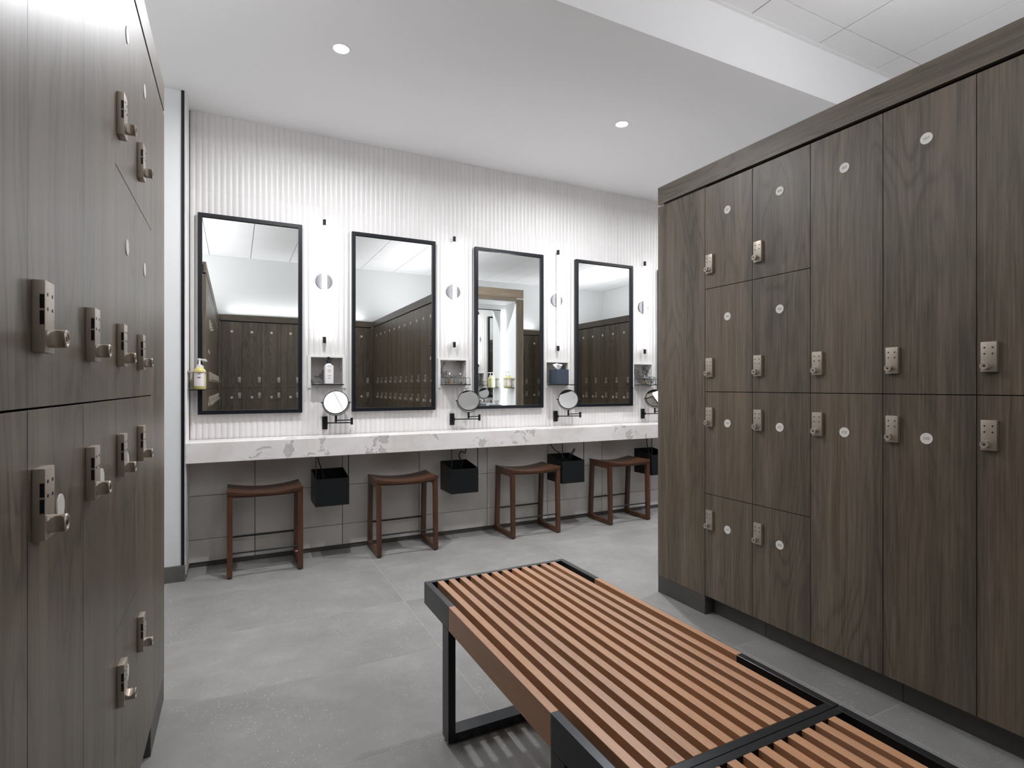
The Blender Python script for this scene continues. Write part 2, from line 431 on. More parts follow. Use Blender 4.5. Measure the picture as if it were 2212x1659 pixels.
# wall return at the left end of the counter: fluted tile above, flat tile below
wr = struct('wall_return')
MB().box((-.285, 3.952, 0), (-.279, D, ZC)).build('masonry', M['walltile_grout'], wr)
for ri in range(len(zr)-1):
    z0, z1 = zr[ri], zr[ri+1]
    for y0, y1 in ((3.955, 4.052), (4.052, 4.200)):
        me = flute_mesh(XF, XF+(y1-y0), z0, z1)
        link('tile', me, wr, (-.2795, y0, z0), (0, 0, pi/2))
for z0, z1 in ((.032, .183), (.183, .474), (.474, .722)):
    MB().box((-.279, 3.958, z0+.001), (-.272, 4.19, z1-.001), bev=.0008).build('tile', M['walltile'], wr)
MB().box((-.279, 3.955, 0), (-.274, 4.19, .030)).build('cove_base', M['plinth'], wr)
ws = struct('wall_stub')
MB().box((XW0, 3.945, 0), (-.282, D, ZC)).build('plaster', M['paint'], ws)
wl = struct('wall_left'); MB().box((XW0-.1, YW0-.1, 0), (XW0, D, ZA)).build('plaster', M['paint'], wl)
wrr = struct('wall_right'); MB().box((XW1, YW0-.1, 0), (XW1+.1, D+.2, ZA)).build('plaster', M['paint'], wrr)
wf = struct('wall_front'); MB().box((XW0-.1, YW0-.1, 0), (XW1+.1, YW0, ZA+.02)).build('plaster', M['paint'], wf)
bs = struct('baseboard_stub'); MB().box((XW0, 3.932, .0), (-.2775, 3.945, .098), bev=.001).build('stone_skirting', M['skirt'], bs)
t1 = struct('trim_1'); MB().box((-.2985, 3.938, .098), (-.281, 3.9455, ZC)).build('corner_bead', M['blackpaint'], t1)
MB().box((-.2815, 3.938, .0), (-.2765, 3.956, ZC)).build('tile_edge', M['walltile'], t1)
t2 = struct('trim_2'); MB().box((-.275, D-.004, 0), (4.4, D-.001, .030)).build('cove_base', M['plinth'], t2)
# ------------------------------------------------------------------ marble counter
o = MB().box((-.2765, 3.940, .722), (4.5, 4.187, .850), bev=.003).build('vanity_counter', M['marble'])
tag(o, 'long thick white marble vanity counter with grey veining along the tiled wall', 'counter')
# ------------------------------------------------------------------ lockers
def make_lock():
    """local: face plane y=0, outward -y, origin at the bottom centre of the housing"""
    h = MB().box((-.022, -.0145, 0), (.022, 0, .099), bev=.0018)
    for sx in (-.011, .011):
        for z in (.060, .080): h.cyl((sx, -.0142, z), (sx, -.0151, z), .0026, 10, 1)
    h.box((-.0224, -.0135, .038), (-.0218, -.0085, .057), 1).box((-.0224, -.0135, .060), (-.0218, -.0085, .079), 1)
    return h.mesh('lock', [M['nickel'], M['lockdark']])
def make_knob():
    k_ = MB(); rot = Matrix.Rotation(pi/2, 4, 'X')     # z -> -y
    n = 28; L = .0190; vs_ = []; fs = []; R_ = .0126; rows = 13
    for i in range(rows):
        z = i/(rows-1)*L; dz = (z-L*.52)/.0088
        lim = R_ if abs(dz) >= 1 else R_-.0072*math.sqrt(1-dz*dz)
        for q in range(n):
            a = 2*pi*q/n; x_, y_ = R_*cos(a), R_*sin(a)
            vs_.append((max(-lim, min(lim, x_)), y_, z))
    for i in range(rows-1):
        for q in range(n): q2 = (q+1) % n; fs.append((i*n+q, i*n+q2, (i+1)*n+q2, (i+1)*n+q))
    k_.add(vs_, fs, 0, True, rot)
    k_.lathe([(R_, L), (R_-.0008, L+.0014), (.009, L+.0016), (.0078, L+.0002)], 28, 0, rot)
    k_.lathe([(.0035, L+.0003), (.0035, L+.0012)], 12, 1, rot)
    return k_.mesh('knob', [M['nickel'], M['lockdark']])
ME_LOCK, ME_KNOB = make_lock(), make_knob()
ME_DISC = MB().lathe([(.0202, 0), (.0202, .0016), (.0196, .002)], 32, 0, Matrix.Rotation(pi/2, 4, 'X'), smooth=False).mesh('number_disc', [M['disc']])
door_me = {}
def door_mesh(h, wd=PITCH, dep=.46, gap=.0014):
    key = (round(h, 4), round(wd, 4), dep, gap)
    if key not in door_me:
        door_me[key] = (MB().box((-wd/2+gap, 0, .0016), (wd/2-gap, .020, h-.0016), bev=min(.0007, gap*.8)).mesh('door', [M['wood']]),
                        MB().box((-wd/2+.0003, .0205, 0), (wd/2-.0003, dep, h)).mesh('body', [M['inside']]))
    return door_me[key]
num_me = {}
def numerals(txt):
    if txt not in num_me:
        cu = bpy.data.curves.new('numerals', 'FONT'); cu.body = txt; cu.size = .0135; cu.align_x = 'CENTER'; cu.align_y = 'CENTER'; cu.extrude = .0002; cu.space_character = 1.08
        to = bpy.data.objects.new('t', cu); C.objects.link(to)
        dg = bpy.context.evaluated_depsgraph_get(); dg.update()
        me = bpy.data.meshes.new_from_object(to.evaluated_get(dg)); bpy.data.objects.remove(to)
        me.materials.clear(); me.materials.append(M['ink']); num_me[txt] = me
    return num_me[txt]
def locker(p, rz, z0, z1, lower, num, label, group, wd=PITCH, dep=.46, gap=.0014):
    """p = (x, y) of the door's centre on the face plane"""
    r = empty('locker', (p[0], p[1], z0), rz, label=label, cat='locker', group=group)
    h = z1-z0; dm, bm_ = door_mesh(h, wd, dep, gap)
    link('door', dm, r); link('body', bm_, r)
    zl = h-.0815-.099 if lower else .0765
    lk = link('lock', ME_LOCK, r, (-.110, 0, zl)); link('knob', ME_KNOB, lk, (-.004, -.0144, .020), (0, random.choice((0, 0, .12, 1.2)), 0))
    d = link('number_disc', ME_DISC, r, (0, 0, h-.158))
    if num: link('numerals', numerals(num), d, (0, -.0022, 0), (pi/2, 0, 0))
    return r
T2 = [(.100, 1.176, True), (1.176, 2.252, False)]
T4 = [(.100, .640, True), (.640, 1.176, True), (1.176, 1.715, False), (1.715, 2.252, False)]
posn = {T4[i][0]: n for i, n in enumerate(('bottom', 'third down', 'second down', 'top'))}
RN = {0: ['510', '509', '502', '501'], 1: ['506', '505', '504', '503'], 2: ['510', '509'], 3: ['508', '507'], 4: ['506', '505']}
colname_r = {0: 'right bank column beside the end panel', 1: 'second right bank column from the end panel'}
REFL = 'dark wood two-tier locker seen only as a reflection in the vanity mirrors'
for k in range(12):
    yc = Y0-PITCH*(k+.5)
    for i, (z0, z1, low) in enumerate(T4 if k < 2 else T2):
        if k < 2: lab = 'small locker, %s of four in the %s' % (posn[z0], colname_r[k]); g = 'four-tier lockers of the right bank'
        elif k == 2: lab = 'tall brown locker numbered %s, %s tier, third column from the end panel' % (RN[2][i], 'lower' if low else 'upper'); g = 'two-tier lockers of the right bank'
        elif k == 3: lab = 'tall brown locker numbered %s, %s tier, fourth column from the end panel' % (RN[3][i], 'lower' if low else 'upper'); g = 'two-tier lockers of the right bank'
        elif k == 4: lab = 'tall brown locker cut by the right edge of the photo, %s tier' % ('lower' if low else 'upper'); g = 'two-tier lockers of the right bank'
        else: lab = REFL; g = 'lockers reflected in the mirrors'
        locker((XR, yc), -pi/2, z0, z1, low, RN[k][i] if k < 5 else None, lab, g)
    for i, (z0, z1, low) in enumerate(T4 if k < 2 else T2):
        wh = {0: 'left bank column beside the white wall', 1: 'left bank column second from the white wall'}.get(k)
        if k < 2: lab = 'small locker, %s of four in the %s' % (posn[z0], wh); g = 'four-tier lockers of the left bank'
        elif k == 2: lab = 'tall narrow-looking %s locker of the left bank, just right of the joint' % ('lower' if low else 'upper'); g = 'two-tier lockers of the left bank'
        elif k == 3: lab = 'tall %s locker of the left bank with the largest lock in view' % ('lower' if low else 'upper'); g = 'two-tier lockers of the left bank'
        elif k == 4: lab = 'tall %s locker cut by the left edge of the photo' % ('lower' if low else 'upper'); g = 'two-tier lockers of the left bank'
        else: lab = REFL; g = 'lockers reflected in the mirrors'
        locker((XL, yc), pi/2, z0, z1, low, None, lab, g, gap=.0012 if (low and k > 1) else .0003)
YE = Y0-12*PITCH     # near end of the last column
xb = -.20
for k in range(8):
    for z0, z1, low in T2: locker((xb+PITCH*(k+.5), YB), pi, z0, z1, low, None, REFL, 'lockers reflected in the mirrors', PITCH, .2)
for k in range(8):
    for z0, z1, low in T2: locker((3.355+PITCH*(k+.5), YB), pi, z0, z1, low, None, REFL, 'lockers reflected in the mirrors', PITCH, .2)
X2 = 5.75
for k in range(11):
    for z0, z1, low in T2: locker((X2, Y0-.296*1-PITCH*(k+.5)+.296), -pi/2, z0, z1, low, None, REFL, 'lockers reflected in the mirrors', PITCH)
def bank_shell(name_side, label_side, xf, sgn, y0, y1, yend, depth, ytop):
    """fascia, gap filler, recessed plinth and core of a bank; sgn = +1 when lockers open to -x"""
    xb_ = xf+sgn*.02
    o = MB().box((xf, y0, 2.266), (xf+sgn*.022, yend, 2.367), bev=.001).box((xf+sgn*.0221, y0, 2.345), (xf+sgn*depth, ytop, 2.366)).build('locker_fascia', M['wood_h'])
    tag(o, 'dark wood fascia board capping the %s locker bank' % label_side, 'fascia', 'fascia boards')
    o = MB().box((xf+sgn*.030, y0, 2.2525), (xf+sgn*depth, Y0-.002, 2.344)).box((xf+sgn*.47, y0, .0), (xf+sgn*depth, Y0-.002, 2.2525)).build('locker_core', M['inside'])
    tag(o, 'dark core between the tops of the %s lockers and their fascia' % label_side, 'cabinet')
    o = empty('plinth', (0, 0, 0), label='recessed dark stone plinth under the %s locker bank' % label_side, cat='plinth')
    y = Y0
    st = .607
    ysj = [1.800-.607*k for k in range(0, 7)]
    prev = Y0
    for yj in ysj+[y0]:
        if yj < y0: yj = y0
        if prev-yj > .02: MB().box((xf+sgn*.062, yj+.0012, 0.0005), (xf+sgn*.075, prev-.0012, .0985)).build('stone_panel', M['plinth'], o)
        prev = yj
    MB().box((xf+sgn*.0755, y0, .0005), (xf+sgn*.46, Y0-.004, .098)).build('core', M['inside'], o)
bank_shell('r', 'right', XR, 1, YB+.0, YE, 2.481, .535, 2.10)
bank_shell('l', 'left', XL, -1, YB+.0, YE, 2.490, 1.05, 2.49)
def end_panel(xf, sgn, ye, lab):
    r = empty('end_panel', (0, 0, 0), label=lab, cat='panel')
    MB().box((xf, Y0+.0018, .098), (xf+sgn*.10, ye, 2.252), bev=.001).build('board', M['wood'], r)
    MB().box((xf+sgn*.001, Y0+.0018, .0005), (xf+sgn*.10, ye-.001, .0965), bev=.001).build('stone_base', M['plinth'], r)
    MB().box((xf+sgn*.012, Y0, 2.2521), (xf+sgn*.10, ye-.040, 2.2655)).build('shadow_gap', M['inside'], r)
end_panel(XR, 1, 2.481, 'plain dark wood end panel of the right locker bank with stone base')
end_panel(XL, -1, 2.490, 'plain dark wood end panel of the left locker bank beside the white wall')
# closing boards at the inner corners with the back row
for xf, sg, lab in ((XR, 1, 'right'), (XL, -1, 'left')):
    o = MB().box((xf+.0*sg, YB+.001, .1), (xf+sg*.02, YE-.002, 2.252), bev=.001).build('filler_board', M['wood'])
    tag(o, 'dark wood filler board in the inner corner of the %s bank, seen in the mirrors' % lab, 'panel')
# back rows
for x0, x1, lab in ((XL+.001, XR-.001, 'between the two banks'), (3.13, X2-.001, 'across the next aisle')):
    o = MB().box((x0, YB-.022, 2.266), (x1, YB, 2.367), bev=.001).box((x0, YW0+.001, 2.345), (x1, YB-.0221, 2.366)).build('locker_fascia', M['wood_hx']); tag(o, 'dark wood fascia over the back row of lockers %s' % lab, 'fascia', 'fascia boards')
    o = MB().box((x0, YW0+.001, 2.2525), (x1, YB-.030, 2.344)).box((x0, YW0+.001, .0), (x1, YB-.06, .0985)).build('locker_core', M['inside']); tag(o, 'dark core behind the back row of lockers %s' % lab, 'cabinet')
for a, b_ in ((XL+.001, -.202), (xb+8*PITCH+.002, XR-.001), (3.13, 3.353), (3.355+8*PITCH+.002, X2-.001)):
    o = MB().box((a, YB-.02, .1), (b_, YB, 2.252), bev=.001).build('filler_board', M['wood']); tag(o, 'narrow dark wood filler strip at the end of the back locker row', 'panel', 'filler strips of the back row')
# the far bank across the next aisle
o = MB().box((X2, YB, 2.266), (X2+.022, 2.3, 2.367), bev=.001).box((X2+.0221, YB, 2.345), (X2+1.0, 2.3, 2.366)).build('locker_fascia', M['wood_h']); tag(o, 'dark wood fascia of the far locker bank seen in the fourth mirror', 'fascia', 'fascia boards')
o = MB().box((X2+.030, YB, 2.2525), (X2+1.0, 2.118, 2.344)).box((X2+.47, YB, 0), (X2+1.0, 2.118, 2.2525)).box((X2+.07, YB, 0), (X2+.47, 2.118, .099)).build('locker_core', M['inside']); tag(o, 'dark core of the far locker bank seen in the fourth mirror', 'cabinet')
o = MB().box((X2, 2.122, .0), (X2+1.0, 2.3, 2.252), bev=.001).build('end_panel', M['wood']); tag(o, 'dark wood end panel of the far locker bank seen in the mirrors', 'panel')
# ------------------------------------------------------------------ dressing niche in the end of the right bank (faces the vanity wall)
pn = empty('dressing_niche', (0, 0, 0), label='lit dressing niche in the end of the right locker bank, seen in the third mirror', cat='niche')
MB().box((3.03, Y0+.002, .0), (3.12, 2.481, 2.252), bev=.001).build('side_post', M['wood'], pn)
MB().box((2.3125, 2.4595, 2.266), (3.12, 2.4815, 2.367), bev=.001).build('fascia', M['wood_hx'], pn)
MB().box((2.3125, 2.4595, 2.228), (3.0295, 2.4805, 2.2655), bev=.001).build('lintel', M['wood_hx'], pn)
MB().box((2.3125, 2.13, 2.22), (3.0295, 2.459, 2.228)).build('niche_ceiling', M['paint'], pn)
MB().box((3.022, 2.13, .85), (3.0295, 2.459, 2.219)).build('lining', M['paint'], pn)
MB().box((2.3125, 2.13, .85), (2.320, 2.459, 2.219)).build('lining', M['paint'], pn)
MB().box((2.748, Y0-.0, .0), (3.12, Y0+.0015, 2.345)).build('back_board', M['inside'], pn)
MB().box((2.3125, 2.1222, .0), (3.0295, 2.1295, 2.219)).build('lining', M['paint'], pn)
MB().box((2.325, 2.1300, .87), (2.98, 2.134, 2.15)).build('mirror', M['mirror'], pn)
MB().box((2.325, 2.13, 2.15), (2.98, 2.137, 2.16)).build('mirror_frame', M['black'], pn)
MB().box((2.990, 2.1305, .90), (3.012, 2.150, 2.14)).build('light_strip', M['glow'], pn)
o = MB().box((2.3205, 2.138, .722), (3.0215, 2.474, .849), bev=.003).build('niche_counter', M['marble']); tag(o, 'small marble counter inside the dressing niche, seen in the third mirror', 'counter')
MB().box((2.24, 2.13, 2.30), (3.10, 2.459, 2.345)).build('niche_top', M['inside'], pn)
o = MB().box((3.10, YB+.002, 0.0), (3.12, Y0-.003, 2.366)).box((2.75, YB+.002, 2.346), (3.099, Y0-.003, 2.366)).build('rear_panel', M['wood']); tag(o, 'plain back of the right locker bank towards the next aisle', 'panel')
# ------------------------------------------------------------------ cove lamps on top of the banks
for i, (cx_, cy_, sx, sy, share) in enumerate(COVES):
    r = empty('cove_light', (cx_, cy_, 2.368), label='upward LED cove lamp lying on top of the locker banks, out of sight', cat='light', group='cove lamps on the locker tops')
    MB().box((-min(sx, .3)/2, -sy/2, 0), (min(sx, .3)/2, sy/2, .02) if sy > 1 else (sx/2, sy/2, .02)).build('channel', M['white'], r)
    area('lamp', (0, 0, .03), (pi, 0, 0), sx, sy, P_COVE*max(sx, sy)*share, COOL, pi, False, r)
# ------------------------------------------------------------------ mirrors
words = ['first', 'second', 'third', 'fourth', 'fifth']
def mirror_mesh():
    pass
MW, MZ0, MZ1 = .648, 1.016, 2.355
for i, xc in enumerate((.102, 1.097, 2.088, 3.077, 4.052)):
    r = empty('wall_mirror', (xc, D, MZ0), label='tall black-framed wall mirror, %s from the left%s' % (words[i], ', a sliver beside the lockers' if i == 4 else ''), cat='mirror', group='tall framed mirrors on the fluted wall')
    H = MZ1-MZ0; t = .026; fr = MB()
    fr.box((-MW/2, -.040, 0), (MW/2, -.008, t), bev=.0008).box((-MW/2, -.040, H-t), (MW/2, -.008, H), bev=.0008)
    fr.box((-MW/2, -.0395, t), (-MW/2+t, -.008, H-t)).box((MW/2-t, -.0395, t), (MW/2, -.008, H-t))
    fr.build('frame', M['blackpaint'], r)
    MB().box((-MW/2+t, -.026, t), (MW/2-t, -.022, H-t)).build('glass', M['mirror'], r)
# ------------------------------------------------------------------ light bars
for i, xc in enumerate((.577, 1.580, 2.562, 3.546)):
    r = empty('light_bar', (xc, D, 1.965), label='vertical LED light bar with round wall plate, %s from the left, glowing' % words[i], cat='light', group='vertical light bars between the mirrors')
    MB().lathe([(.058, 0), (.058, .006), (.056, .008)], 40, 0, Matrix.Translation((0, -.010, .005)) @ Matrix.Rotation(pi/2, 4, 'X')).build('wall_plate', M['steel'], r)
    MB().box((-.008, -.030, -.02), (.008, -.017, .03)).build('bracket', M['black'], r)
    MB().box((-.0095, -.036, -.446), (.0095, -.029, .446)).build('channel', M['black'], r)
    g = MB(); n = 14; poly = [(.0165*sin(radians(-120+240*q/n)), -.046-.0165*cos(radians(-120+240*q/n))) for q in range(n+1)]
    g.prism(poly, -.400, .400); g.build('diffuser', M['glow'], r)
    for s_ in (-1, 1): MB().lathe([(.0105, 0), (.0105, .047)], 20, 0, Matrix.Translation((0, -.042, -.4475 if s_ < 0 else .4005))).build('end_cap', M['black'], r)
# ------------------------------------------------------------------ wall niches with shelves
tray_front = [4.12, 4.085, 4.03, 4.03]
contents = ['a white spray bottle', 'two glass jars', 'the tissue box', 'two glass jars, half hidden by the lockers']
for i, c in enumerate(NX):
    r = empty('wall_niche', (c, D, NZ0), label='small marble-lined wall niche holding %s' % contents[i], cat='niche', group='niches under the light bars')
    H = NZ1-NZ0; W = NH; o1 = .022
    MB().box((-W-o1, -.013, -o1), (W+o1, -.0005, 0)).box((-W-o1, -.013, H), (W+o1, -.0005, H+.012)).box((-W-o1, -.013, 0), (-W, -.0005, H)).box((W, -.013, 0), (W+o1, -.0005, H)).build('surround', M['flute'], r)
    MB().box((-W, 0, -.0035), (W, .12, 0)).box((-W, 0, H), (W, .12, H+.0035)).box((-W-.0035, 0, -.0035), (-W, .12, H+.0035)).box((W, 0, -.0035), (W+.0035, .12, H+.0035)).box((-W, .12, -.0035), (W, .124, H+.0035)).build('lining', M['marble2'], r)
    MB().box((-W+.0005, tray_front[i]-D, .0006), (W-.0005, .11, .0085), bev=.001).build('shelf_plate', M['black'], r)
    if i in (1, 3):
        rb = MB(); yf = tray_front[i]-D+.006
        for xx in (-W+.006, W-.006): rb.cyl((xx, yf, .0085), (xx, yf, .060), .0015, 8)
        rb.cyl((-W+.006, yf, .060), (W-.006, yf, .060), .0015, 8)
        for xx in (-W+.006, W-.006): rb.cyl((xx, yf, .060), (xx, .05, .060), .0015, 8)
        for xx in (-.03, .03): rb.cyl((xx, yf, .0085), (xx, yf, .06), .0016, 8)
        rb.build('gallery_rail', M['black'], r)
ZS = NZ0+.0088
# spray bottle
r = empty('spray_bottle', (.607, 4.166, ZS), .08, label='white square bottle with black spray cap in the leftmost niche', cat='bottle')
MB().box((-.030, -.022, 0), (.030, .022, .134), bev=.004).build('body', M['white'], r)
MB().lathe([(.026, .134), (.020, .143), (.013, .148), (.013, .151)], 24).build('shoulder', M['white'], r)
MB().lathe([(.0145, .151), (.0145, .170), (.013, .172)], 20).build('collar', M['black'], r)
MB().lathe([(.0065, .172), (.0065, .186), (.009, .187), (.009, .197)], 16).cyl((0, 0, .192), (0, -.020, .192), .004, 10).build('nozzle', M['black'], r)
lb = MB()
for z, w_ in ((.098, .014), (.086, .008), (.058, .011), (.040, .009)): lb.box((-w_, -.0224, z), (w_, -.0218, z+.0035))
lb.build('printing', M['ink'], r)
def jar(loc, kind, label):
    r = empty('glass_jar', loc, label=label, cat='jar', group='lidded glass jars in the niches')
    MB().lathe([(.0005, .0), (.034, .0), (.036, .004), (.036, .055), (.035, .062), (.033, .062), (.0335, .055), (.0335, .005), (.0005, .004)], 28, cap=False).build('glass', M['glass'], r)
    if kind == 'cotton':
        c_ = MB()
        for q in range(16):
            a = random.uniform(0, 6.3); rr = random.uniform(0, .020); z = .013+.036*random.random()
            mt = Matrix.Translation((rr*cos(a), rr*sin(a), z))
            c_.lathe([(.001, -.010), (.008, -.007), (.011, 0), (.008, .007), (.001, .010)], 10, 0, mt)
        tag(c_.build('cotton_balls', M['cotton'], r), kind='stuff')
    else:
        c_ = MB()
        for q in range(26):
            a = random.uniform(0, 6.3); rr = random.uniform(0, .022); z = random.uniform(.008, .016); t = random.uniform(-.5, .5)
            p = Vector((rr*cos(a), rr*sin(a), z+.003)); d_ = Vector((cos(a+1.6+t), sin(a+1.6+t), random.uniform(.3, 1.4))).normalized()*.016
            c_.cyl(p-d_*.2, p+d_*1.3, .0022, 6, random.choice((0, 0, 1)))
        tag(c_.build('cotton_swabs', [M['orange'], M['cotton']], r), kind='stuff')
    lid = MB().lathe([(.0375, .0625), (.0375, .0665), (.030, .071), (.004, .073)], 28).build('lid', M['chrome'], r)
    MB().lathe([(.0035, .073), (.006, .078), (.0075, .083), (.005, .0885), (.001, .090)], 16).build('lid_knob', M['chrome'], lid)
jar((1.5825-.045, 4.150, ZS), 'swab', 'lidded glass jar of orange-tipped swabs in the second niche, left one')
jar((1.5825+.046, 4.152, ZS), 'cotton', 'lidded glass jar of white cotton in the second niche, right one')
jar((3.546-.046, 4.110, ZS), 'swab', 'lidded glass jar of orange-tipped swabs in the niche beside the lockers')
jar((3.546+.046, 4.112, ZS), 'cotton', 'lidded glass jar of white cotton in the niche beside the lockers')
def tissue_box(loc, label, group='tissue boxes'):
    r = empty('tissue_box', loc, label=label, cat='tissue box', group=group)
    MB().box((-.063, -.063, 0), (.063, .063, .130), bev=.0015).build('box_cover', M['navy'], r)
    t = MB(); n = 10
    for sheet, (ang, lean, hh) in enumerate(((.2, .03, .062), (1.1, -.02, .05), (2.2, .02, .045))):
        vs_ = []; fs = []
        for i_ in range(n+1):
            u = i_/n-.5
            for j_ in range(5):
                v_ = j_/4; wdt = .018+.075*v_*(1-.35*v_)
                x_ = u*wdt*1.1; y_ = .008*sin(u*9+sheet)*(.4+v_)+lean*v_
                z_ = .130+hh*v_-abs(u)*.035*v_
                vs_.append((x_*cos(ang)-y_*sin(ang), x_*sin(ang)+y_*cos(ang), z_))
        for i_ in range(n):
            for j_ in range(4): a = i_*5+j_; fs.append((a, a+5, a+6, a+1))
        t.add(vs_, fs, 0, True)
    t.build('tissue', M['tissue'], r)
tissue_box((2.546, 4.123, ZS), 'slate blue tissue box cover with white tissue in the third niche')
tissue_box((2.80, 2.38, .8495), 'dark tissue box on the niche counter, seen in the third mirror')
# ------------------------------------------------------------------ soap bottles in wall brackets
def soap(loc, rz, liquid, label, grp):
    r = empty('soap_bottle', loc, rz, label=label, cat='bottle', group=grp)
    MB().lathe([(.028, 0), (.0305, .003), (.0305, .118), (.028, .128), (.018, .140), (.014, .143)], 28).build('body', liquid, r)
    lab = MB(); n = 12
    for i_ in range(n):
        a0 = radians(-150+120*i_/n); a1 = radians(-150+120*(i_+1)/n); R_ = .0309
        lab.add([(R_*cos(a0), R_*sin(a0), .022), (R_*cos(a1), R_*sin(a1), .022), (R_*cos(a1), R_*sin(a1), .108), (R_*cos(a0), R_*sin(a0), .108)], [(0, 1, 2, 3)])
    lab.build('paper_label', M['label'], r)
    pr = MB()
    for z, w_ in ((.098, .009), (.078, .011), (.073, .007)):
        pr.box((-w_, -.0318, z), (w_, -.0312, z+.003))
    pr.build('printing', M['ink'], r)
    MB().lathe([(.0155, .142), (.0155, .158), (.009, .160)], 20).build('collar', M['white'], r)
    MB().cyl((0, 0, .158), (0, 0, .192), .0042, 12).cyl((0, 0, .190), (0, 0, .200), .008, 14).cyl((0, 0, .195), (.036, -.008, .192), .0038, 10).build('pump', M['white'], r)
def bracket(loc, rz, label):
    r = empty('bottle_bracket', loc, rz, label=label, cat='bracket')
    # local: wall plane x=0, reaching +x, bottles along y
    b_ = MB().box((0, -.085, .102), (.006, .085, .116)).box((0, -.085, -.006), (.006, .085, .004)).box((0, -.006, -.004), (.004, .006, .112))
    for yy in (-.040, .040):
        b_.tube([(.062+.0345*cos(2*pi*q/24)-.0, yy+.0345*sin(2*pi*q/24), .109) for q in range(24)], .0022, 6, close=True)
        b_.cyl((.004, yy, .109), (.029, yy, .109), .0022, 6)
    b_.build('wire_holder', M['nickel'], r)
    MB().box((.004, -.078, -.008), (.098, .078, -.0025)).build('base_plate', M['black'], r)
bracket((-.2725+.003, 4.095, 1.186), 0, 'wall bracket on the tiled return holding two soap bottles at the far left')
soap((-.208, 4.055, 1.1838), .0, M['soap'], 'yellow liquid soap pump bottle with white label, front one at the far left', 'soap bottles at the left end of the vanity')
soap((-.208, 4.135, 1.1838), .3, M['soap2'], 'pale soap pump bottle just behind the yellow one at the far left', 'soap bottles at the left end of the vanity')
bracket((3.0215, 2.36, 1.186), pi, 'wall bracket with soap bottles inside the dressing niche, seen in the third mirror')
soap((2.959, 2.40, 1.1838), pi, M['soap'], 'soap pump bottle in the dressing niche nearer the post, seen in the third mirror', 'soap bottles in the dressing niche')
soap((2.959, 2.32, 1.1838), pi, M['soap2'], 'soap pump bottle in the dressing niche nearer the glass, seen in the third mirror', 'soap bottles in the dressing niche')
# ------------------------------------------------------------------ magnifying mirrors on swing arms
def magnifier(xb_, elbow, post, c, yaw, pitch, roll, label, y=D-.008, ypost=-.085, rz=0, base_y=None):
    r = empty('magnifying_mirror', (xb_, y, .937), rz, label=label, cat='mirror', group='swing-arm magnifying mirrors')
    MB().box((-.018, -.018, -.047), (.018, 0, .047), bev=.001).build('wall_plate', M['black'], r)
    MB().cyl((.010, -.030, -.012), (.010, -.030, .012), .008).box((.004, -.030, -.008), (.016, -.016, .008)).cyl((.010, -.030, 0), (elbow, -.072, 0), .0045, 10).build('lower_arm', M['black'], r)
    MB().cyl((elbow, -.072, -.014), (elbow, -.072, .036), .0095).build('elbow', M['black'], r)
    MB().cyl((elbow, -.072, .020), (post, ypost, .020), .0045, 10).cyl((post, ypost, .008), (post, ypost, .054), .0085).build('upper_arm', M['black'], r)
    R_ = .094; cz = .054+R_+.002
    yk = MB(); pts = []
    for q in range(25):
        a = pi+pi*q/24; pts.append((post+R_*cos(a)*cos(yaw), ypost+R_*cos(a)*sin(yaw), cz+R_*sin(a)))
    yk.tube(pts, .0025, 8)
    for s_ in (-1, 1):
        e1 = (post+s_*(R_-.010)*cos(yaw), ypost+s_*(R_-.010)*sin(yaw), cz); e2 = (post+s_*(R_+.010)*cos(yaw), ypost+s_*(R_+.010)*sin(yaw), cz)
        yk.cyl(e1, e2, .0045, 10)
    yk.build('yoke', M['black'], r)
    hd = MB()
    hd.lathe([(.083, -.008), (.0875, -.0075), (.0895, -.003), (.0895, .003), (.0875, .0075), (.083, .008)], 48, cap=False)
    h = hd.build('rim', M['black'], r, (post, ypost, cz), Euler((pi/2-pitch, roll, yaw)))
    MB().lathe([(.0835, -.006), (.0835, .006)], 48, smooth=False).build('lens', M['mirror'], h)
magnifier(.583, .180, .066, 0, radians(-14), radians(19), 0, 'round black swing-arm magnifying mirror between the first and second mirrors')
magnifier(1.5675, .215, .114, 0, radians(-20), radians(24), 0, 'round black swing-arm magnifying mirror between the second and third mirrors')
magnifier(2.5485, .220, .085, 0, radians(-32), radians(16), 0, 'round black swing-arm magnifying mirror between the third and fourth mirrors')
magnifier(3.538, .220, .085, 0, radians(-30), radians(18), 0, 'round swing-arm magnifying mirror half hidden by the right lockers')
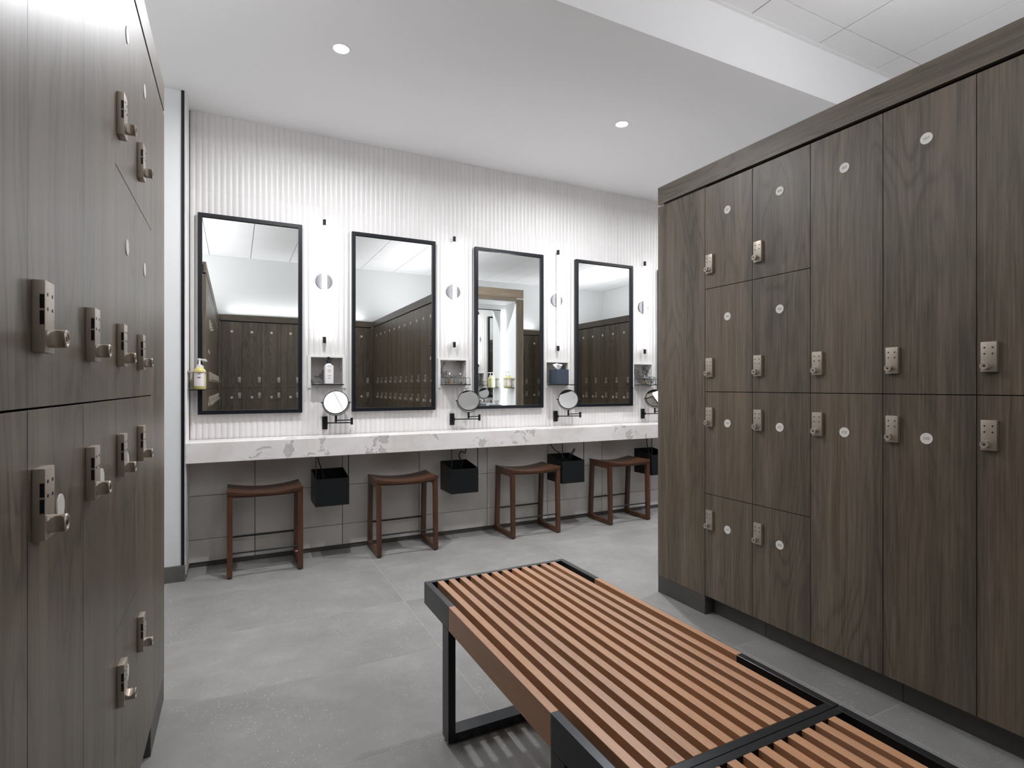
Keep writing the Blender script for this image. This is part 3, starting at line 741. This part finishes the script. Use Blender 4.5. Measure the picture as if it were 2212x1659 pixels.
# ------------------------------------------------------------------ hanging black boxes under the counter
hang = ['leftmost, between the first two stools', 'second from the left', 'third from the left, beside the fourth stool', 'partly hidden behind the right lockers']
def cord(pts, label, grp='hair dryer cords under the counter'):
    P_ = [Vector(p) for p in pts]; P_ = [P_[0]]+P_+[P_[-1]]; out = []
    for i_ in range(1, len(P_)-2):
        for q in range(6):
            t = q/6; a, b_, c_, d_ = P_[i_-1:i_+3]
            out.append(.5*((2*b_)+(c_-a)*t+(2*a-5*b_+4*c_-d_)*t*t+(3*b_-a-3*c_+d_)*t**3))
    out.append(P_[-1])
    tag(MB().tube(out, .0042, 8).build('cord', M['rubber']), label, 'cord', grp)
for i, c in enumerate((.600, 1.5835, 2.578, 3.552)):
    r = empty('hanging_box', (c, D-.010, .378), label='open black metal box hung under the counter, %s' % hang[i], cat='box', group='black boxes hung under the counter')
    W = .112; Fy = -.252; t = .003; zb = .226; zf = .188
    bx = MB().box((-W, -t, 0), (W, 0, zb)).box((-W, Fy, 0), (W, -t, t)).box((-W, Fy, t), (W, Fy+t, zf))
    for s_ in (-1, 1):
        x0, x1 = (-W, -W+t) if s_ < 0 else (W-t, W)
        prof = [(Fy+t, t), (-t, t), (-t, zb), (Fy+t, zf)]
        vs_ = [(x0, a, b_) for a, b_ in prof]+[(x1, a, b_) for a, b_ in prof]
        bx.add(vs_, [(0, 1, 2, 3), (7, 6, 5, 4), (0, 4, 5, 1), (1, 5, 6, 2), (2, 6, 7, 3), (3, 7, 4, 0)])
    bx.build('tray', M['black'], r)
    for s_ in (-1, 1): MB().cyl((s_*(W-.004), Fy+.006, zf-.02), (s_*(W-.004), Fy+.006, .3435), .0034, 8).build('hanger_rod', M['black'], r)
    # dryer handset lying in the box
    h = empty('hair_dryer', (c+.02, D-.135, .449), .3, label='black hair dryer lying in the hanging box, %s' % hang[i], cat='hair dryer', group='hair dryers in the hanging boxes')
    MB().lathe([(.024, -.07), (.030, -.06), (.034, 0), (.031, .04), (.022, .055)], 20, 0, Matrix.Rotation(pi/2, 4, 'Y')).build('barrel', M['rubber'], h)
    MB().cyl((-.01, 0, 0), (-.03, .06, .045), .014, 14).build('handle', M['rubber'], h)
    zc = .378
    if i == 0: cord([(c-.075, D-.06, .718), (c-.065, D-.07, .66), (c-.05, D-.12, .60), (c-.048, D-.16, .55), (c-.04, D-.15, .50), (c, D-.135, .49)], 'black cord dropping from the counter into the leftmost hanging box')
    elif i == 1:
        cord([(c+.10, D-.03, .718), (c+.085, D-.05, .66), (c+.045, D-.07, .68), (c+.02, D-.08, .64), (c+.05, D-.09, .59), (c+.03, D-.10, .56), (c+.07, D-.11, .53), (c+.09, D-.12, .50), (c+.02, D-.13, .49)], 'black looped cord over the second hanging box')
    elif i == 2:
        cord([(c-.10, D-.03, .718), (c-.09, D-.04, .68), (c-.06, D-.06, .64), (c-.01, D-.09, .60), (c+.02, D-.12, .55), (c+.05, D-.13, .60), (c+.10, D-.12, .65), (c+.105, D-.11, .63), (c+.06, D-.13, .58), (c+.03, D-.135, .49)], 'black looped cord over the third hanging box')
    else: cord([(c+.03, D-.04, .718), (c+.0, D-.06, .68), (c-.02, D-.10, .60), (c-.01, D-.13, .52), (c+.01, D-.135, .49)], 'black cord dropping into the box beside the lockers')
# ------------------------------------------------------------------ stools
def loop_points(quad, rad, n=5):
    pts = []; m_ = len(quad)
    for i in range(m_):
        p0, p1, p2 = Vector(quad[i-1]), Vector(quad[i]), Vector(quad[(i+1) % m_])
        d0 = (p0-p1).normalized(); d1 = (p2-p1).normalized(); ang = d0.angle(d1); L = rad/math.tan(ang/2)
        c_ = p1+(d0+d1).normalized()*(rad/sin(ang/2)); a = p1+d0*L; b_ = p1+d1*L
        va, vb = a-c_, b_-c_
        for q in range(n+1):
            t = q/n; v = va.lerp(vb, t).normalized()*rad; pts.append(c_+v)
    return pts
def make_stool():
    r = empty('vanity_stool', (0, 0, 0))
    outer = [(-.167, .004), (.167, .004), (.140, .527), (-.158, .527)]
    inner = [(-.134, .040), (.127, .040), (.104, .488), (-.123, .488)]
    po, pi_ = loop_points(outer, .010), loop_points(inner, .016); n = len(po)
    for s_ in (-1, 1):
        x0, x1 = s_*.2225-s_*.030, s_*.2225
        vs_ = [(x0, p[0], p[1]) for p in po]+[(x0, p[0], p[1]) for p in pi_]+[(x1, p[0], p[1]) for p in po]+[(x1, p[0], p[1]) for p in pi_]
        fs = []
        for i in range(n):
            j = (i+1) % n
            fs += [(i, j, n+j, n+i), (2*n+i, 3*n+i, 3*n+j, 2*n+j), (i, 2*n+i, 2*n+j, j), (n+i, n+j, 3*n+j, 3*n+i)]
        MB().add(vs_, fs).build('side_frame', M['walnut'], r)
        for gy_ in (-.15, .15): MB().cyl((s_*.208, gy_, 0), (s_*.208, gy_, .0045), .008, 10).build('glide', M['black'], r)
    # saddle seat
    st = MB(); nx, ny = 24, 6; top = []; 
    ztop = lambda u, v: .548-.026*(1-(abs(u))**2.0)-.004*(1-v*v)
    V_ = []; 
    for i in range(nx+1):
        u = -1+2*i/nx
        for j in range(ny+1):
            v = -1+2*j/ny; V_.append((u*.2235, -.010+v*.153, ztop(u, v)))
    nn = len(V_)
    for i in range(nx+1):
        u = -1+2*i/nx
        for j in range(ny+1):
            v = -1+2*j/ny; V_.append((u*.2235, -.010+v*.153, .526-.016*(1-abs(u)**2.0)))
    F_ = []; G_ = []
    id_ = lambda i, j, o_: o_+i*(ny+1)+j
    for i in range(nx):
        for j in range(ny):
            F_.append((id_(i, j, 0), id_(i+1, j, 0), id_(i+1, j+1, 0), id_(i, j+1, 0)))
            F_.append((id_(i, j, nn), id_(i, j+1, nn), id_(i+1, j+1, nn), id_(i+1, j, nn)))
        for j, f_ in ((0, 0), (ny, 1)): G_.append((id_(i, j, 0), id_(i, j, nn), id_(i+1, j, nn), id_(i+1, j, 0)))
    for j in range(ny):
        for i in (0, nx): G_.append((id_(i, j, 0), id_(i, j+1, 0), id_(i, j+1, nn), id_(i, j, nn)))
    st.add(V_, F_+G_, 0, True); st.build('seat', M['walnut_x'], r)
    for yy, nm in ((-.146, 'front'), (.128, 'back')):
        ap = MB(); V_ = []; F_ = []
        for i in range(13):
            u = -1+2*i/12; zt = .5255-.016*(1-abs(u)**2); zl = .505-.006*(1-abs(u)**2)
            V_ += [(u*.1925, yy-.009, zt), (u*.1925, yy+.009, zt), (u*.1925, yy+.009, zl), (u*.1925, yy-.009, zl)]
        for i in range(12):
            a = i*4
            for q in range(4): F_.append((a+q, a+4+q, a+4+(q+1) % 4, a+(q+1) % 4))
        F_ += [(0, 1, 2, 3), (51, 50, 49, 48)]
        ap.add(V_, F_).build('apron', M['walnut_x'], r)
    for yy, z in ((-.150, .155), (.148, .185)): MB().cyl((-.193, yy, z), (.193, yy, z), .0055, 12).build('foot_bar', M['black'], r)
    return r
stl = ['leftmost walnut saddle stool with black foot bars under the counter', 'second walnut saddle stool from the left under the counter', 'third walnut saddle stool from the left, in front of the third hanging box', 'rightmost walnut saddle stool, nearest the right lockers']
proto = make_stool()
for i, (x, a) in enumerate(((.176, 0), (1.108, .0), (2.162, .0), (3.108, .0))):
    o = proto if i == 0 else copy_tree(proto)
    o.location = (x, 4.002, 0); o.rotation_euler = (0, 0, a)
    tag(o, stl[i], 'stool', 'walnut stools along the vanity')
# ------------------------------------------------------------------ slatted benches
def make_bench():
    """local: x 0..0.613, y 0 (near end) .. 1.205, top z .470"""
    r = empty('slatted_bench', (0, 0, 0)); Wb, L, zt = .613, 1.200, .470
    st = M['bench_steel']
    def side(xa, xb2, ya, yb, nm): MB().box((xa, ya, zt-.080), (xb2, yb, zt), bev=.0015).build(nm, st, r)
    for xa in (0, Wb-.022):
        side(xa, xa+.022, .0005, .273, 'side_plate'); side(xa, xa+.022, L-.263, L-.0005, 'side_plate')
    for ya in (.0, L-.020): MB().box((.0222, ya, zt-.060), (Wb-.0222, ya+.020, zt-.0008), bev=.001).build('end_rail', st, r)
    for ya in (.2150, L-.263):           # leg loops
        a, b_ = ya, ya+.058
        MB().box((.0, a, .012), (.026, b_, zt-.0805), bev=.0012).box((Wb-.026, a, .012), (Wb, b_, zt-.0805), bev=.0012).box((.0262, a, .012), (Wb-.0262, b_, .040), bev=.0012).box((.0222, a, zt-.080), (Wb-.0222, b_, zt-.052), bev=.001).build('leg_frame', st, r)
        for xa in (.013, Wb-.013): MB().lathe([(.012, 0), (.012, .005), (.005, .006), (.005, .012)], 16, 0, Matrix.Translation((xa, ya+.029, 0))).build('foot', M['chrome'], r)
    for q in range(12):
        xa = .0455+q*.0447
        MB().box((xa, .0205, zt-.050), (xa+.0235, L-.0205, zt), bev=.0012).build('slat', M['slat'], r)
    for xa in (0.0, Wb-.022): MB().box((xa+.0003, .2735, zt-.080), (xa+.0217, L-.2635, zt), bev=.0012).build('side_slat', M['slat'], r)
    return r
b1 = make_bench(); b1.location = (.634, .789, 0)
tag(b1, 'slatted bench in the middle, orange-brown slats in a black steel frame', 'bench', 'slatted benches in the aisle')
b2 = copy_tree(b1); b2.location = (.634, -.4125, 0); b2.rotation_euler = (0, 0, 0)
tag(b2, 'next slatted bench butted to the first, cut off at the bottom of the photo', 'bench', 'slatted benches in the aisle')
